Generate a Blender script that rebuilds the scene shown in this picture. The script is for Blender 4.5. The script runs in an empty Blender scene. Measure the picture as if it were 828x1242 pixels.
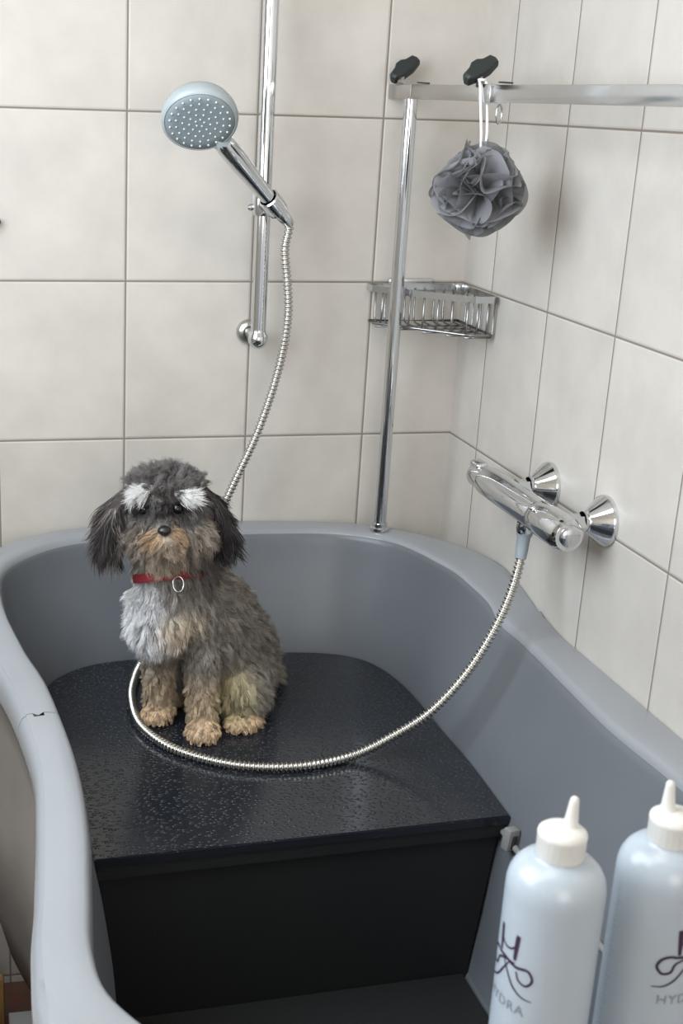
import bpy, bmesh, math, random
import numpy as np
from mathutils import Vector, Matrix, Euler
from mathutils.kdtree import KDTree
from mathutils.bvhtree import BVHTree

random.seed(7); RNG = np.random.default_rng(7)
PI = math.pi
sc = bpy.context.scene
COL = sc.collection

# ------------------------------------------------------------------ camera
cam_d = bpy.data.cameras.new('camera'); cam = bpy.data.objects.new('camera', cam_d); COL.objects.link(cam)
sc.camera = cam
CAM = Vector((-0.8577, -2.0909, 0.5214))
yaw, pitch, roll = 0.213, -0.3349, 0.0316
fw = Vector((math.sin(yaw)*math.cos(pitch), math.cos(yaw)*math.cos(pitch), math.sin(pitch)))
rt = fw.cross(Vector((0, 0, 1))).normalized(); up = rt.cross(fw)
r2 = math.cos(roll)*rt + math.sin(roll)*up; u2 = -math.sin(roll)*rt + math.cos(roll)*up
m = Matrix((r2, u2, -fw)).transposed().to_4x4(); m.translation = CAM
cam.matrix_world = m
cam_d.sensor_fit = 'AUTO'; cam_d.sensor_width = 36.0
cam_d.lens = 1629.05/1242*36.0
cam_d.shift_x = 158.3/1242; cam_d.shift_y = 65.39/1242
cam_d.clip_start = .02; cam_d.clip_end = 50
cam_d.dof.use_dof = True; cam_d.dof.focus_distance = 1.85; cam_d.dof.aperture_fstop = 13

# ------------------------------------------------------------------ light and exposure
sc.view_settings.view_transform = 'Standard'; sc.view_settings.look = 'None'
sc.view_settings.exposure = 0.0; sc.view_settings.gamma = 1.0
try: sc.view_settings.use_curve_mapping = False
except Exception: pass
W = bpy.data.worlds.new('world'); sc.world = W; W.use_nodes = True
bg = W.node_tree.nodes['Background']; bg.inputs[0].default_value = (.72, .82, 1, 1); bg.inputs[1].default_value = 1.0

def area(name, loc, target, sx, sy, power, color):
    l = bpy.data.lights.new(name, 'AREA'); l.shape = 'RECTANGLE'; l.size = sx; l.size_y = sy; l.energy = power; l.color = color
    o = bpy.data.objects.new(name, l); COL.objects.link(o); o.location = loc
    o.rotation_euler = (Vector(target)-Vector(loc)).to_track_quat('-Z', 'Y').to_euler()
    return o
area('window_daylight', (-1.25, -.95, .70), (-.35, -.92, .22), 1.0, .9, 24, (.83, .92, 1))
area('doorway_daylight', (-.70, -3.3, .65), (-.5, 0, .2), .9, 1.2, 17, (1, .94, .86))
area('ceiling_fill_light', (-.8, -1.3, 1.43), (-.8, -1.3, 0), .7, .5, 6, (1, .93, .83))  # soft overhead fill, added without any lamp fitting

# ------------------------------------------------------------------ materials
def lin(c):
    return tuple(((v/255)/12.92 if v/255 <= .04045 else (((v/255)+.055)/1.055)**2.4) for v in c)
def mat(name, rgb, rough=.5, metal=0., bump=None, coat=0., var=None, trans=0., ior=None, sheen=0., spec=None, alpha=None):
    """bump=(scale,strength,distance) noise; var=(scale,amount) colour mottling of the thing itself"""
    M = bpy.data.materials.new(name); M.use_nodes = True; nt = M.node_tree; N = nt.nodes; L = nt.links
    b = N['Principled BSDF']; c = (*lin(rgb), 1)
    b.inputs['Base Color'].default_value = c; b.inputs['Roughness'].default_value = rough; b.inputs['Metallic'].default_value = metal
    b.inputs['Coat Weight'].default_value = coat; b.inputs['Transmission Weight'].default_value = trans
    if ior: b.inputs['IOR'].default_value = ior
    if spec is not None: b.inputs['Specular IOR Level'].default_value = spec
    if sheen: b.inputs['Sheen Weight'].default_value = sheen
    if alpha is not None: b.inputs['Alpha'].default_value = alpha
    tc = N.new('ShaderNodeTexCoord')
    if var:
        n = N.new('ShaderNodeTexNoise'); n.inputs['Scale'].default_value = var[0]; n.inputs['Detail'].default_value = 5
        L.new(tc.outputs['Object'], n.inputs['Vector'])
        r = N.new('ShaderNodeMapRange'); r.inputs['From Min'].default_value = .3; r.inputs['From Max'].default_value = .7
        r.inputs['To Min'].default_value = 1-var[1]; r.inputs['To Max'].default_value = 1+var[1]
        L.new(n.outputs['Fac'], r.inputs['Value'])
        mx = N.new('ShaderNodeMix'); mx.data_type = 'RGBA'; mx.blend_type = 'MULTIPLY'; mx.inputs['Factor'].default_value = 1
        mx.inputs['A'].default_value = c; L.new(r.outputs['Result'], mx.inputs['B']); L.new(mx.outputs['Result'], b.inputs['Base Color'])
    if bump:
        n = N.new('ShaderNodeTexNoise'); n.inputs['Scale'].default_value = bump[0]; n.inputs['Detail'].default_value = 4
        L.new(tc.outputs['Object'], n.inputs['Vector'])
        bp = N.new('ShaderNodeBump'); bp.inputs['Strength'].default_value = bump[1]; bp.inputs['Distance'].default_value = bump[2]
        L.new(n.outputs['Fac'], bp.inputs['Height']); L.new(bp.outputs['Normal'], b.inputs['Normal'])
    return M

def tile_mat(name, horiz, off, base):
    """ceramic tiles 20 x 25 cm; horiz is the axis index along the wall"""
    M = bpy.data.materials.new(name); M.use_nodes = True; nt = M.node_tree; N = nt.nodes; L = nt.links
    b = N['Principled BSDF']
    tc = N.new('ShaderNodeTexCoord'); sp = N.new('ShaderNodeSeparateXYZ'); L.new(tc.outputs['Object'], sp.inputs[0])
    def mth(op, a, bb=None, c=None):
        n = N.new('ShaderNodeMath'); n.operation = op
        for i, v in enumerate((a, bb, c)):
            if v is None: continue
            if isinstance(v, (int, float)): n.inputs[i].default_value = v
            else: L.new(v, n.inputs[i])
        return n.outputs[0]
    hx = mth('ADD', sp.outputs[horiz], off); vz = sp.outputs[2]
    def dist(v, s):   # distance to nearest grout line
        q = mth('DIVIDE', v, s); f = mth('FRACT', mth('ADD', q, 100.5)); return mth('MULTIPLY', mth('ABSOLUTE', mth('SUBTRACT', f, .5)), s)
    d = mth('MINIMUM', dist(hx, .2), dist(vz, .25))
    mr = N.new('ShaderNodeMapRange'); mr.interpolation_type = 'SMOOTHSTEP'
    mr.inputs['From Min'].default_value = .0009; mr.inputs['From Max'].default_value = .0019; L.new(d, mr.inputs['Value'])
    tile = mr.outputs['Result']
    # per tile tone
    ix = mth('FLOOR', mth('DIVIDE', hx, .2)); iz = mth('FLOOR', mth('DIVIDE', vz, .25))
    cb = N.new('ShaderNodeCombineXYZ'); L.new(ix, cb.inputs[0]); L.new(iz, cb.inputs[1])
    wn = N.new('ShaderNodeTexWhiteNoise'); wn.noise_dimensions = '3D'; L.new(cb.outputs[0], wn.inputs['Vector'])
    ad = N.new('ShaderNodeVectorMath'); ad.operation = 'ADD'; L.new(tc.outputs['Object'], ad.inputs[0]); L.new(wn.outputs['Color'], ad.inputs[1])
    n1 = N.new('ShaderNodeTexNoise'); n1.inputs['Scale'].default_value = 11; n1.inputs['Detail'].default_value = 6; n1.inputs['Roughness'].default_value = .6
    L.new(ad.outputs[0], n1.inputs['Vector'])
    cr = N.new('ShaderNodeValToRGB'); L.new(n1.outputs['Fac'], cr.inputs[0])
    e = cr.color_ramp.elements; e[0].position = .3; e[0].color = (*lin([c*.955 for c in base]), 1); e[1].position = .68; e[1].color = (*lin([c*1.02 for c in base]), 1)
    tn = mth('MULTIPLY_ADD', wn.outputs['Value'], .05, .965)
    mm = N.new('ShaderNodeMix'); mm.data_type = 'RGBA'; mm.blend_type = 'MULTIPLY'; mm.inputs['Factor'].default_value = 1
    L.new(cr.outputs[0], mm.inputs['A']); L.new(tn, mm.inputs['B'])
    mx = N.new('ShaderNodeMix'); mx.data_type = 'RGBA'; L.new(tile, mx.inputs['Factor'])
    mx.inputs['A'].default_value = (*lin((128, 118, 108)), 1); L.new(mm.outputs['Result'], mx.inputs['B'])
    L.new(mx.outputs['Result'], b.inputs['Base Color'])
    rr = N.new('ShaderNodeMapRange'); rr.inputs['To Min'].default_value = .85; rr.inputs['To Max'].default_value = .36; L.new(tile, rr.inputs['Value']); L.new(rr.outputs[0], b.inputs['Roughness'])
    n2 = N.new('ShaderNodeTexNoise'); n2.inputs['Scale'].default_value = 45; n2.inputs['Detail'].default_value = 3; L.new(ad.outputs[0], n2.inputs['Vector'])
    edge = N.new('ShaderNodeMapRange'); edge.interpolation_type = 'SMOOTHSTEP'; edge.inputs['From Min'].default_value = .0009; edge.inputs['From Max'].default_value = .004; L.new(d, edge.inputs['Value'])
    hgt = mth('MULTIPLY_ADD', n2.outputs['Fac'], .12, edge.outputs['Result'])
    bp = N.new('ShaderNodeBump'); bp.inputs['Strength'].default_value = .6; bp.inputs['Distance'].default_value = .0012
    L.new(hgt, bp.inputs['Height']); L.new(bp.outputs['Normal'], b.inputs['Normal'])
    return M

M_BACK = tile_mat('back_wall_tile', 0, .1548, (196, 190, 182))
M_RIGHT = tile_mat('right_wall_tile', 1, .1173, (196, 190, 182))
M_PLASTER = mat('plaster', (196, 192, 184), .8, bump=(60, .2, .002))
M_CEIL = mat('ceiling_paint', (225, 222, 215), .85)
M_CHROME = mat('chrome', (214, 216, 218), .07, 1.)
M_CHROME2 = mat('worn_chrome', (200, 202, 204), .16, 1., bump=(90, .06, .001))
M_STEEL = mat('brushed_steel', (188, 186, 182), .30, 1., bump=(120, .1, .0006))
M_WIRE = mat('steel_wire', (150, 150, 150), .25, 1.)
M_HOSE = mat('hose_metal', (196, 194, 188), .24, 1.)
M_HOSEG = mat('hose_grey_cuff', (138, 146, 152), .4)
M_TUB = mat('tub_grey', (100, 104, 109), .36, bump=(260, .12, .0006), var=(7, .035), spec=.45)
M_RIM = mat('tub_rim_grey', (143, 146, 150), .2, bump=(260, .10, .0005), var=(9, .03), spec=.5)
M_TUBOUT = mat('tub_outer_lit_grey', (132, 125, 120), .45, bump=(90, .1, .001), var=(12, .05))  # outer side of the tub, light put in as a paler, warmer grey
M_RUBBER = mat('black_rubber', (26, 27, 28), .55, bump=(300, .3, .0008))
M_BLACK = mat('black_plastic', (34, 40, 40), .45)
M_WHITEP = mat('white_cap_plastic', (206, 205, 200), .38)
M_BOTTLE = mat('milky_bottle_plastic', (166, 175, 183), .26, var=(14, .015))
b_ = M_BOTTLE.node_tree.nodes['Principled BSDF']; b_.inputs['Subsurface Weight'].default_value = .35; b_.inputs['Subsurface Radius'].default_value = (.02, .02, .022); b_.inputs['Subsurface Scale'].default_value = .5
M_INK = mat('dark_purple_ink', (46, 26, 52), .5)
M_INKG = mat('grey_ink', (120, 122, 132), .5)
M_HEADG = mat('shower_head_grey', (158, 166, 168), .35)
M_FACEG = mat('shower_face_grey', (128, 138, 142), .5)
M_NOZ = mat('nozzle_rubber', (196, 204, 204), .5)
M_LATCH = mat('latch_grey', (128, 128, 126), .45)
M_LATCHD = mat('latch_dark', (46, 44, 44), .6)
M_CORD = mat('white_cord', (226, 222, 222), .8)
M_RED = mat('red_collar', (122, 18, 30), .7, bump=(400, .3, .0006))
M_WOOD = mat('pale_wood', (168, 130, 78), .6, var=(20, .15))
M_WHITEBOX = mat('white_box_card', (186, 188, 186), .6)

def mat_mat():
    """studded black rubber mat, wet"""
    M = mat('studded_black_mat', (31, 34, 40), .17, spec=.55); nt = M.node_tree; N = nt.nodes; L = nt.links; b = N['Principled BSDF']
    tc = N.new('ShaderNodeTexCoord')
    mp = N.new('ShaderNodeMapping'); mp.inputs['Scale'].default_value = (1, 1.7, 1); mp.inputs['Rotation'].default_value = (0, 0, .5); L.new(tc.outputs['Object'], mp.inputs[0])
    v = N.new('ShaderNodeTexVoronoi'); v.inputs['Scale'].default_value = 120; v.inputs['Randomness'].default_value = .75; L.new(mp.outputs[0], v.inputs['Vector'])
    r = N.new('ShaderNodeMapRange'); r.interpolation_type = 'SMOOTHSTEP'; r.inputs['From Min'].default_value = .40; r.inputs['From Max'].default_value = .12; L.new(v.outputs['Distance'], r.inputs['Value'])
    n = N.new('ShaderNodeTexNoise'); n.inputs['Scale'].default_value = 500; n.inputs['Detail'].default_value = 2; L.new(tc.outputs['Object'], n.inputs['Vector'])
    a = N.new('ShaderNodeMath'); a.operation = 'MULTIPLY_ADD'; a.inputs[1].default_value = .05; L.new(n.outputs['Fac'], a.inputs[0]); L.new(r.outputs[0], a.inputs[2])
    bp = N.new('ShaderNodeBump'); bp.inputs['Strength'].default_value = 1.0; bp.inputs['Distance'].default_value = .0017
    ge = N.new('ShaderNodeNewGeometry'); sx = N.new('ShaderNodeSeparateXYZ'); L.new(ge.outputs['True Normal'], sx.inputs[0])
    gt = N.new('ShaderNodeMath'); gt.operation = 'GREATER_THAN'; gt.inputs[1].default_value = .9; L.new(sx.outputs[2], gt.inputs[0]); L.new(gt.outputs[0], bp.inputs['Strength'])
    L.new(a.outputs[0], bp.inputs['Height']); L.new(bp.outputs[0], b.inputs['Normal'])
    return M
M_MAT = mat_mat()

def fur_mat(name, rough=.55):
    M = mat(name, (90, 85, 80), rough, spec=.35); nt = M.node_tree
    a = nt.nodes.new('ShaderNodeAttribute'); a.attribute_name = 'coat'; nt.links.new(a.outputs['Color'], nt.nodes['Principled BSDF'].inputs['Base Color'])
    return M
M_FUR = fur_mat('dog_fur')

# ------------------------------------------------------------------ mesh helpers
def build(name, bm, material, parent=None, smooth=True, angle=None):
    me = bpy.data.meshes.new(name); bm.normal_update(); bm.to_mesh(me); bm.free()
    mats = material if isinstance(material, (list, tuple)) else [material]
    for q in mats: me.materials.append(q)
    if smooth:
        me.shade_smooth()
        if angle is not None: me.set_sharp_from_angle(angle=math.radians(angle))
    o = bpy.data.objects.new(name, me); COL.objects.link(o)
    if parent is not None:
        o.parent = parent; o.matrix_parent_inverse = parent_inv(parent)
    return o
def parent_inv(p):    # meshes carry world coordinates; only the Empties have a transform
    return Matrix.Translation(p.location).inverted() if p.type == 'EMPTY' else Matrix()
def thing(name, label, cat, loc, group=None):
    o = bpy.data.objects.new(name, None); COL.objects.link(o); o.location = loc; o.empty_display_size = .03
    return tag(o, label, cat, group)
def tag(o, label, cat, group=None):
    o['label'] = label; o['category'] = cat
    if group: o['group'] = group
    return o
def V(*a): return Vector(a)
def box(bm, c, s, rot=None, bevel=0, seg=2, mi=0):
    r = bmesh.ops.create_cube(bm, size=1); vs = r['verts']
    M_ = Matrix.Translation(c) @ (rot.to_matrix().to_4x4() if rot else Matrix()) @ Matrix.Diagonal((*s, 1))
    bmesh.ops.transform(bm, matrix=M_, verts=vs)
    if bevel:
        es = list({e for v in vs for e in v.link_edges})
        bmesh.ops.bevel(bm, geom=es, offset=bevel, segments=seg, profile=.5, affect='EDGES')
    return vs
def frame_from(z, hint=V(0, 0, 1)):
    z = z.normalized()
    if abs(z.dot(hint)) > .97: hint = V(1, 0, 0)
    x = hint.cross(z).normalized(); y = z.cross(x)
    return Matrix((x, y, z)).transposed()
def lathe(bm, prof, origin, axis=V(0, 0, 1), n=32, cap=True, squash=(1, 1)):
    """prof: (radius, height) along axis"""
    F = frame_from(axis); rings = []
    for r, h in prof:
        ring = []
        if r < 1e-6: ring = [bm.verts.new(Vector(origin)+F@V(0, 0, h))]
        else:
            for k in range(n):
                a = 2*PI*k/n; ring.append(bm.verts.new(Vector(origin)+F@V(r*math.cos(a)*squash[0], r*math.sin(a)*squash[1], h)))
        rings.append(ring)
    for A, B in zip(rings, rings[1:]):
        if len(A) == 1 and len(B) == 1: continue
        for k in range(n):
            k2 = (k+1) % n
            if len(A) == 1: bm.faces.new((A[0], B[k], B[k2]))
            elif len(B) == 1: bm.faces.new((A[k], B[0], A[k2])[::-1] if False else (A[k], A[k2], B[0]))
            else: bm.faces.new((A[k], A[k2], B[k2], B[k]))
    if cap:
        if len(rings[0]) > 1: bm.faces.new(rings[0][::-1])
        if len(rings[-1]) > 1: bm.faces.new(rings[-1])
def tube(bm, pts, rad, n=12, closed=False, cap=True, flat=None):
    """tube along points; rad number or list; parallel transport"""
    pts = [Vector(p) for p in pts]; m_ = len(pts)
    rads = rad if hasattr(rad, '__len__') else [rad]*m_
    T = []
    for i in range(m_):
        a = pts[(i-1) % m_] if (closed or i > 0) else pts[0]; b = pts[(i+1) % m_] if (closed or i < m_-1) else pts[-1]
        T.append((b-a).normalized())
    x = frame_from(T[0]).col[0].copy(); rings = []
    for i in range(m_):
        x = (x-T[i]*x.dot(T[i])).normalized(); y = T[i].cross(x)
        rings.append([bm.verts.new(pts[i]+(x*math.cos(2*PI*k/n)+y*math.sin(2*PI*k/n))*rads[i]) for k in range(n)])
    rng = range(m_) if closed else range(m_-1)
    for i in rng:
        A, B = rings[i], rings[(i+1) % m_]
        for k in range(n): bm.faces.new((A[k], A[(k+1) % n], B[(k+1) % n], B[k]))
    if cap and not closed: bm.faces.new(rings[0][::-1]); bm.faces.new(rings[-1])
def spline(pts, n, closed=False):
    """Catmull-Rom (centripetal-ish by chord) resampled evenly to n points"""
    P = [np.array(p, float) for p in pts]; m_ = len(P); out = []
    segs = m_ if closed else m_-1
    for i in range(segs):
        p1, p2 = P[i], P[(i+1) % m_]
        p0 = P[(i-1) % m_] if (closed or i > 0) else 2*p1-p2
        p3 = P[(i+2) % m_] if (closed or i+2 < m_) else 2*p2-p1
        a = .5
        t0 = 0; t1 = t0+max(1e-6, np.linalg.norm(p1-p0))**a; t2 = t1+max(1e-6, np.linalg.norm(p2-p1))**a; t3 = t2+max(1e-6, np.linalg.norm(p3-p2))**a
        for t in np.linspace(t1, t2, 40, endpoint=False):
            A1 = (t1-t)/(t1-t0)*p0+(t-t0)/(t1-t0)*p1; A2 = (t2-t)/(t2-t1)*p1+(t-t1)/(t2-t1)*p2; A3 = (t3-t)/(t3-t2)*p2+(t-t2)/(t3-t2)*p3
            B1 = (t2-t)/(t2-t0)*A1+(t-t0)/(t2-t0)*A2; B2 = (t3-t)/(t3-t1)*A2+(t-t1)/(t3-t1)*A3
            out.append((t2-t)/(t2-t1)*B1+(t-t1)/(t2-t1)*B2)
    out.append(P[0] if closed else P[-1]); out = np.array(out)
    d = np.r_[0, np.cumsum(np.linalg.norm(np.diff(out, axis=0), axis=1))]
    q = np.linspace(0, d[-1], n, endpoint=not closed)
    return np.stack([np.interp(q, d, out[:, k]) for k in range(out.shape[1])], 1)
def grid_faces(bm, rows, close_u=False, close_v=False):
    nu = len(rows); nv = len(rows[0])
    for i in range(nu if close_u else nu-1):
        for j in range(nv if close_v else nv-1):
            a, b, c, d = rows[i][j], rows[i][(j+1) % nv], rows[(i+1) % nu][(j+1) % nv], rows[(i+1) % nu][j]
            f = [q for q in (a, b, c, d)]
            if len(set(f)) == 4: bm.faces.new(f)

# ------------------------------------------------------------------ the room
FLOOR = -1.015; CEIL = 1.45; XL = -1.27; YF = -3.4
def slab(name, lo, hi, m_, kind='structure'):
    bm = bmesh.new(); lo = V(*lo); hi = V(*hi); box(bm, (lo+hi)/2, hi-lo); o = build(name, bm, m_, smooth=False); o['kind'] = kind; return o
slab('wall_back', (XL, 0, FLOOR), (.1, .1, CEIL), M_BACK)
slab('wall_right', (0, YF, FLOOR), (.1, 0, CEIL), M_RIGHT)
slab('ceiling', (XL-.1, YF-.1, CEIL), (.1, .1, CEIL+.1), M_CEIL)
def floor_mat():
    M = mat('terracotta_floor', (110, 72, 62), .5); nt = M.node_tree; N = nt.nodes; L = nt.links; b = N['Principled BSDF']
    tc = N.new('ShaderNodeTexCoord'); br = N.new('ShaderNodeTexBrick'); br.inputs['Scale'].default_value = 1; br.offset = 0
    br.inputs['Brick Width'].default_value = .2; br.inputs['Row Height'].default_value = .2; br.inputs['Mortar Size'].default_value = .003
    br.inputs['Color1'].default_value = (*lin((116, 70, 60)), 1); br.inputs['Color2'].default_value = (*lin((98, 70, 56)), 1); br.inputs['Mortar'].default_value = (*lin((80, 76, 70)), 1)
    L.new(tc.outputs['Object'], br.inputs['Vector'])
    n = N.new('ShaderNodeTexNoise'); n.inputs['Scale'].default_value = 40; n.inputs['Detail'].default_value = 5; L.new(tc.outputs['Object'], n.inputs['Vector'])
    mx = N.new('ShaderNodeMix'); mx.data_type = 'RGBA'; mx.blend_type = 'OVERLAY'; mx.inputs['Factor'].default_value = .5
    L.new(br.outputs['Color'], mx.inputs['A']); L.new(n.outputs['Color'], mx.inputs['B']); L.new(mx.outputs['Result'], b.inputs['Base Color'])
    return M
slab('floor', (XL-.1, YF-.1, FLOOR-.1), (.1, .1, FLOOR), floor_mat())
# left wall with a window, front wall with a doorway (light enters through both)
def wall_with_hole(name, axis, pos, th, a0, a1, h0, h1, z0, z1):
    bm = bmesh.new()
    def bx(u0, u1, w0, w1):
        if axis == 0: box(bm, V(pos+th/2, (u0+u1)/2, (w0+w1)/2), V(abs(th), u1-u0, w1-w0))
        else: box(bm, V((u0+u1)/2, pos+th/2, (w0+w1)/2), V(u1-u0, abs(th), w1-w0))
    bx(a0, h0, FLOOR, CEIL); bx(h1, a1, FLOOR, CEIL); bx(h0, h1, z1, CEIL)
    if z0 > FLOOR: bx(h0, h1, FLOOR, z0)
    o = build(name, bm, M_PLASTER, smooth=False); o['kind'] = 'structure'
wall_with_hole('wall_left', 0, XL, -.1, YF, .0, -1.5, -.4, .22, 1.25)
wall_with_hole('wall_front', 1, YF, -.1, XL, .0, -1.2, -.2, FLOOR, 1.3)
slab('unseen_shade_ledge', (XL, -2.0, FLOOR), (-.87, -.24, -.55), M_PLASTER)  # unseen block added to shade the tub hull and the wall beneath
bm = bmesh.new()
for y in (-1.48, -.42): box(bm, V(XL-.03, y, .735), V(.05, .04, 1.03))
for z in (.24, 1.23): box(bm, V(XL-.03, -.95, z), V(.05, 1.1, .04))
o = build('window_1', bm, mat('window_frame_white', (225, 225, 222), .4), smooth=False); o['kind'] = 'structure'

# ------------------------------------------------------------------ bathtub
def zrim(y):
    t = min(1, max(0, (-.27-y)/.23)); t = t*t*(3-2*t); return -.147-.041*t
INNER = [(-.430, -.047), (-.315, -.050), (-.194, -.072), (-.126, -.124), (-.089, -.231), (-.0745, -.316), (-.0635, -.371), (-.0655, -.411),
         (-.0515, -.470), (-.053, -.588), (-.058, -.737), (-.050, -.878), (-.050, -1.02), (-.072, -1.16), (-.14, -1.265), (-.27, -1.305), (-.42, -1.31), (-.57, -1.30),
         (-.665, -1.262), (-.713, -1.197), (-.735, -1.150), (-.7405, -1.088), (-.732, -.997), (-.720, -.876), (-.716, -.749), (-.722, -.620), (-.734, -.496),
         (-.753, -.422), (-.773, -.320), (-.764, -.190), (-.725, -.122), (-.654, -.066), (-.561, -.047)]
NS = 300
IN = spline(INNER, NS, closed=True)      # runs clockwise seen from above
def normals(P):
    T = np.roll(P, -1, 0)-np.roll(P, 1, 0); T /= np.linalg.norm(T, axis=1)[:, None]
    return np.stack([-T[:, 1], T[:, 0]], 1)     # left of travel = outward for a clockwise loop
NO = normals(IN)
for _ in range(6): NO = (np.roll(NO, 1, 0)+NO+np.roll(NO, -1, 0)); NO /= np.linalg.norm(NO, axis=1)[:, None]
def rimwidth(p):
    x, y = p
    w = .055
    if x < -.4:      # left side measured
        w = np.interp(-y, [0, .1, .49, .61, .76, .87, .95, 1.04, 1.13, 1.2, 1.3], [.05, .05, .051, .047, .045, .050, .049, .048, .052, .08, .17])
    else: w = np.interp(-y, [0, .1, .2, .9, 1.1, 1.3], [.05, .06, .09, .09, .11, .17])
    return w
RW = np.array([rimwidth(p) for p in IN])
for _ in range(8): RW = (np.roll(RW, 1)+RW+np.roll(RW, -1))/3
ZR = np.array([zrim(p[1]) for p in IN])
WALLGAP = .0015
ISC = np.array([np.interp(-p[1], [.22, .58], [1.0, .60]) if p[0] < -.62 else 1.0 for p in IN])
EXI = np.array([np.interp(-p[1], [.24, .47, .95, 1.15], [0, .042, .042, 0]) if p[0] > -.3 else 0.0 for p in IN])     # the front right wall leans in further
for _ in range(4): ISC = (np.roll(ISC, 1)+ISC+np.roll(ISC, -1))/3
def outpt(i, t):   # point t metres outward of the inner rim line, kept in front of the walls
    p = IN[i]+NO[i]*t; return np.array([min(p[0], -WALLGAP), min(p[1], -WALLGAP)])
tub = thing('bathtub', 'deep grey moulded dog bathtub with a wide curved rim, fitted into the tiled corner', 'bathtub', (-.4, -.65, FLOOR))
def smooth_loop(P_, it):
    P_ = np.array(P_)
    for _ in range(it): P_ = (np.roll(P_, 1, 0)+2*P_+np.roll(P_, -1, 0))/4
    return P_
def tub_ring(bm, inset, z, flatz=None):
    out = []; dz = -z if flatz is None else .4
    PP = smooth_loop([IN[i]-NO[i]*(inset*ISC[i]+EXI[i]*min(1, max(0, dz)/.15)) for i in range(NS)], int(max(0, dz)*170))
    for i in range(NS):
        p = PP[i]; out.append(bm.verts.new((min(p[0], -WALLGAP), min(p[1], -WALLGAP), (ZR[i]+z) if flatz is None else flatz)))
    return out
bm = bmesh.new()
# inner wall profile (inset, depth below rim)
prof = [(-.001, -.002), (.004, -.0055), (.0065, -.013), (.009, -.03), (.020, -.07), (.032, -.11), (.045, -.15), (.055, -.19), (.062, -.25), (.068, -.31), (.075, -.36)]
rows = [tub_ring(bm, a, z) for a, z in prof]
rows.append(tub_ring(bm, .079, 0, -.582)); rows.append(tub_ring(bm, .085, 0, -.592)); rows.append(tub_ring(bm, .10, 0, -.594))
grid_faces(bm, rows, close_v=True)
bm.faces.new(rows[-1])
bowl_inner_first = rows[0]
# outer hull: from under the rim down
rows2 = [rows[0]]
def oring(t_fac, t_add, z, flatz=None):
    out = []
    for i in range(NS):
        q = outpt(i, RW[i]*t_fac+t_add); out.append(bm.verts.new((q[0], q[1], (ZR[i]+z) if flatz is None else flatz)))
    return out
rows2 = [rows[0], oring(.5, 0, -.004), oring(1, -.012, -.005), oring(1, -.004, -.014), oring(1, -.003, -.045), oring(1, -.010, -.048), oring(1, -.012, -.10), oring(1, -.012, 0, -.42), oring(1, -.022, 0, -.60), oring(1, -.05, 0, -.71), oring(1, -.10, 0, -.755), oring(1, -.20, 0, -.765)]
grid_faces(bm, rows2[:6][::-1], close_v=True); n0 = len(bm.faces)
grid_faces(bm, rows2[5:][::-1], close_v=True)
bm.faces.new(rows2[-1][::-1]); bm.faces.ensure_lookup_table()
for f in bm.faces[n0:]: f.material_index = 1
bmesh.ops.recalc_face_normals(bm, faces=bm.faces)
basin = build('basin', bm, [M_TUB, M_TUBOUT], tub)

# rim caps: rear one and front one, parted at the two seams
def nearest(px, py):
    return int(np.argmin(np.linalg.norm(IN-np.array([px, py]), axis=1)))
iL = nearest(-.722, -.612); iR = nearest(-.062, -.415)
def rim_cap(name, i0, i1, thick, gap0, gap1, notch0=0, notch1=0):
    """cap over the rim from sample i0 to i1 (increasing, wraps)"""
    bm = bmesh.new(); n = (i1-i0) % NS
    S = np.concatenate([[0, .25, .5], np.arange(1, n), [n-.5, n-.25, n]]).astype(float)
    ds = np.linalg.norm(IN[1]-IN[0])
    # profile across the rim: (fraction of width, add, z)
    PR = [(0, -.0065, -.016), (0, -.0045, -.008), (0, -.0015, -.0025), (0, .003, 0), (.14, .002, .0010), (.28, 0, .0016), (.345, 0, .0018), (.355, 0, .0018), (.5, 0, .0018), (.625, 0, .0014), (.635, 0, .0014), (.8, 0, .0006), (1, -.011, -.0008), (1, -.006, -.0030), (1, -.002, -.0075), (1, 0, -.014), (1, 0, -.030), (1, -.0015, -.036)]
    rows = []
    for s in S:
        row = []
        for k, (f, a, z) in enumerate(PR):
            tabbed = .35 < f < .63
            off = 0
            if s <= 1: off = (gap0-(notch0 if tabbed else 0))*(1-s)/ds
            if s >= n-1: off = -(gap1-(notch1 if tabbed else 0))*(s-(n-1))/ds
            q = (i0+s+off) % NS; a0 = int(q) % NS; a1 = (a0+1) % NS; fr = q-int(q)
            w = RW[a0]*(1-fr)+RW[a1]*fr
            P0 = outpt(a0, w*f+a); P1 = outpt(a1, w*f+a); P_ = P0*(1-fr)+P1*fr
            zz = ZR[a0]*(1-fr)+ZR[a1]*fr
            th = thick(P_) if callable(thick) else thick
            row.append(bm.verts.new((P_[0], P_[1], zz+z+th*(1 if -.006 < z else (z+.02)/.02*.7 if z > -.02 else 0))))
        rows.append(row)
    grid_faces(bm, rows)
    # end faces
    bm.faces.new(rows[0]); bm.faces.new(rows[-1][::-1])
    bmesh.ops.recalc_face_normals(bm, faces=bm.faces)
    if sum(f.normal.z for f in bm.faces) < 0: bmesh.ops.reverse_faces(bm, faces=bm.faces)
    return build(name, bm, M_RIM, tub, angle=50)
rim_cap('front_rim', iR, iL, lambda p: .0035+(.0035 if p[0] > -.2 else 0)*min(1, max(0, (p[1]+1.05)/.2)), .0008, .0008, 0, -.0085)
rim_cap('rear_rim', iL, iR, lambda p: .0035 if p[0] < -.45 else .0035-.0028*min(1, (p[0]+.45)/.2), .0008, .0008, .0075, 0)

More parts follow.
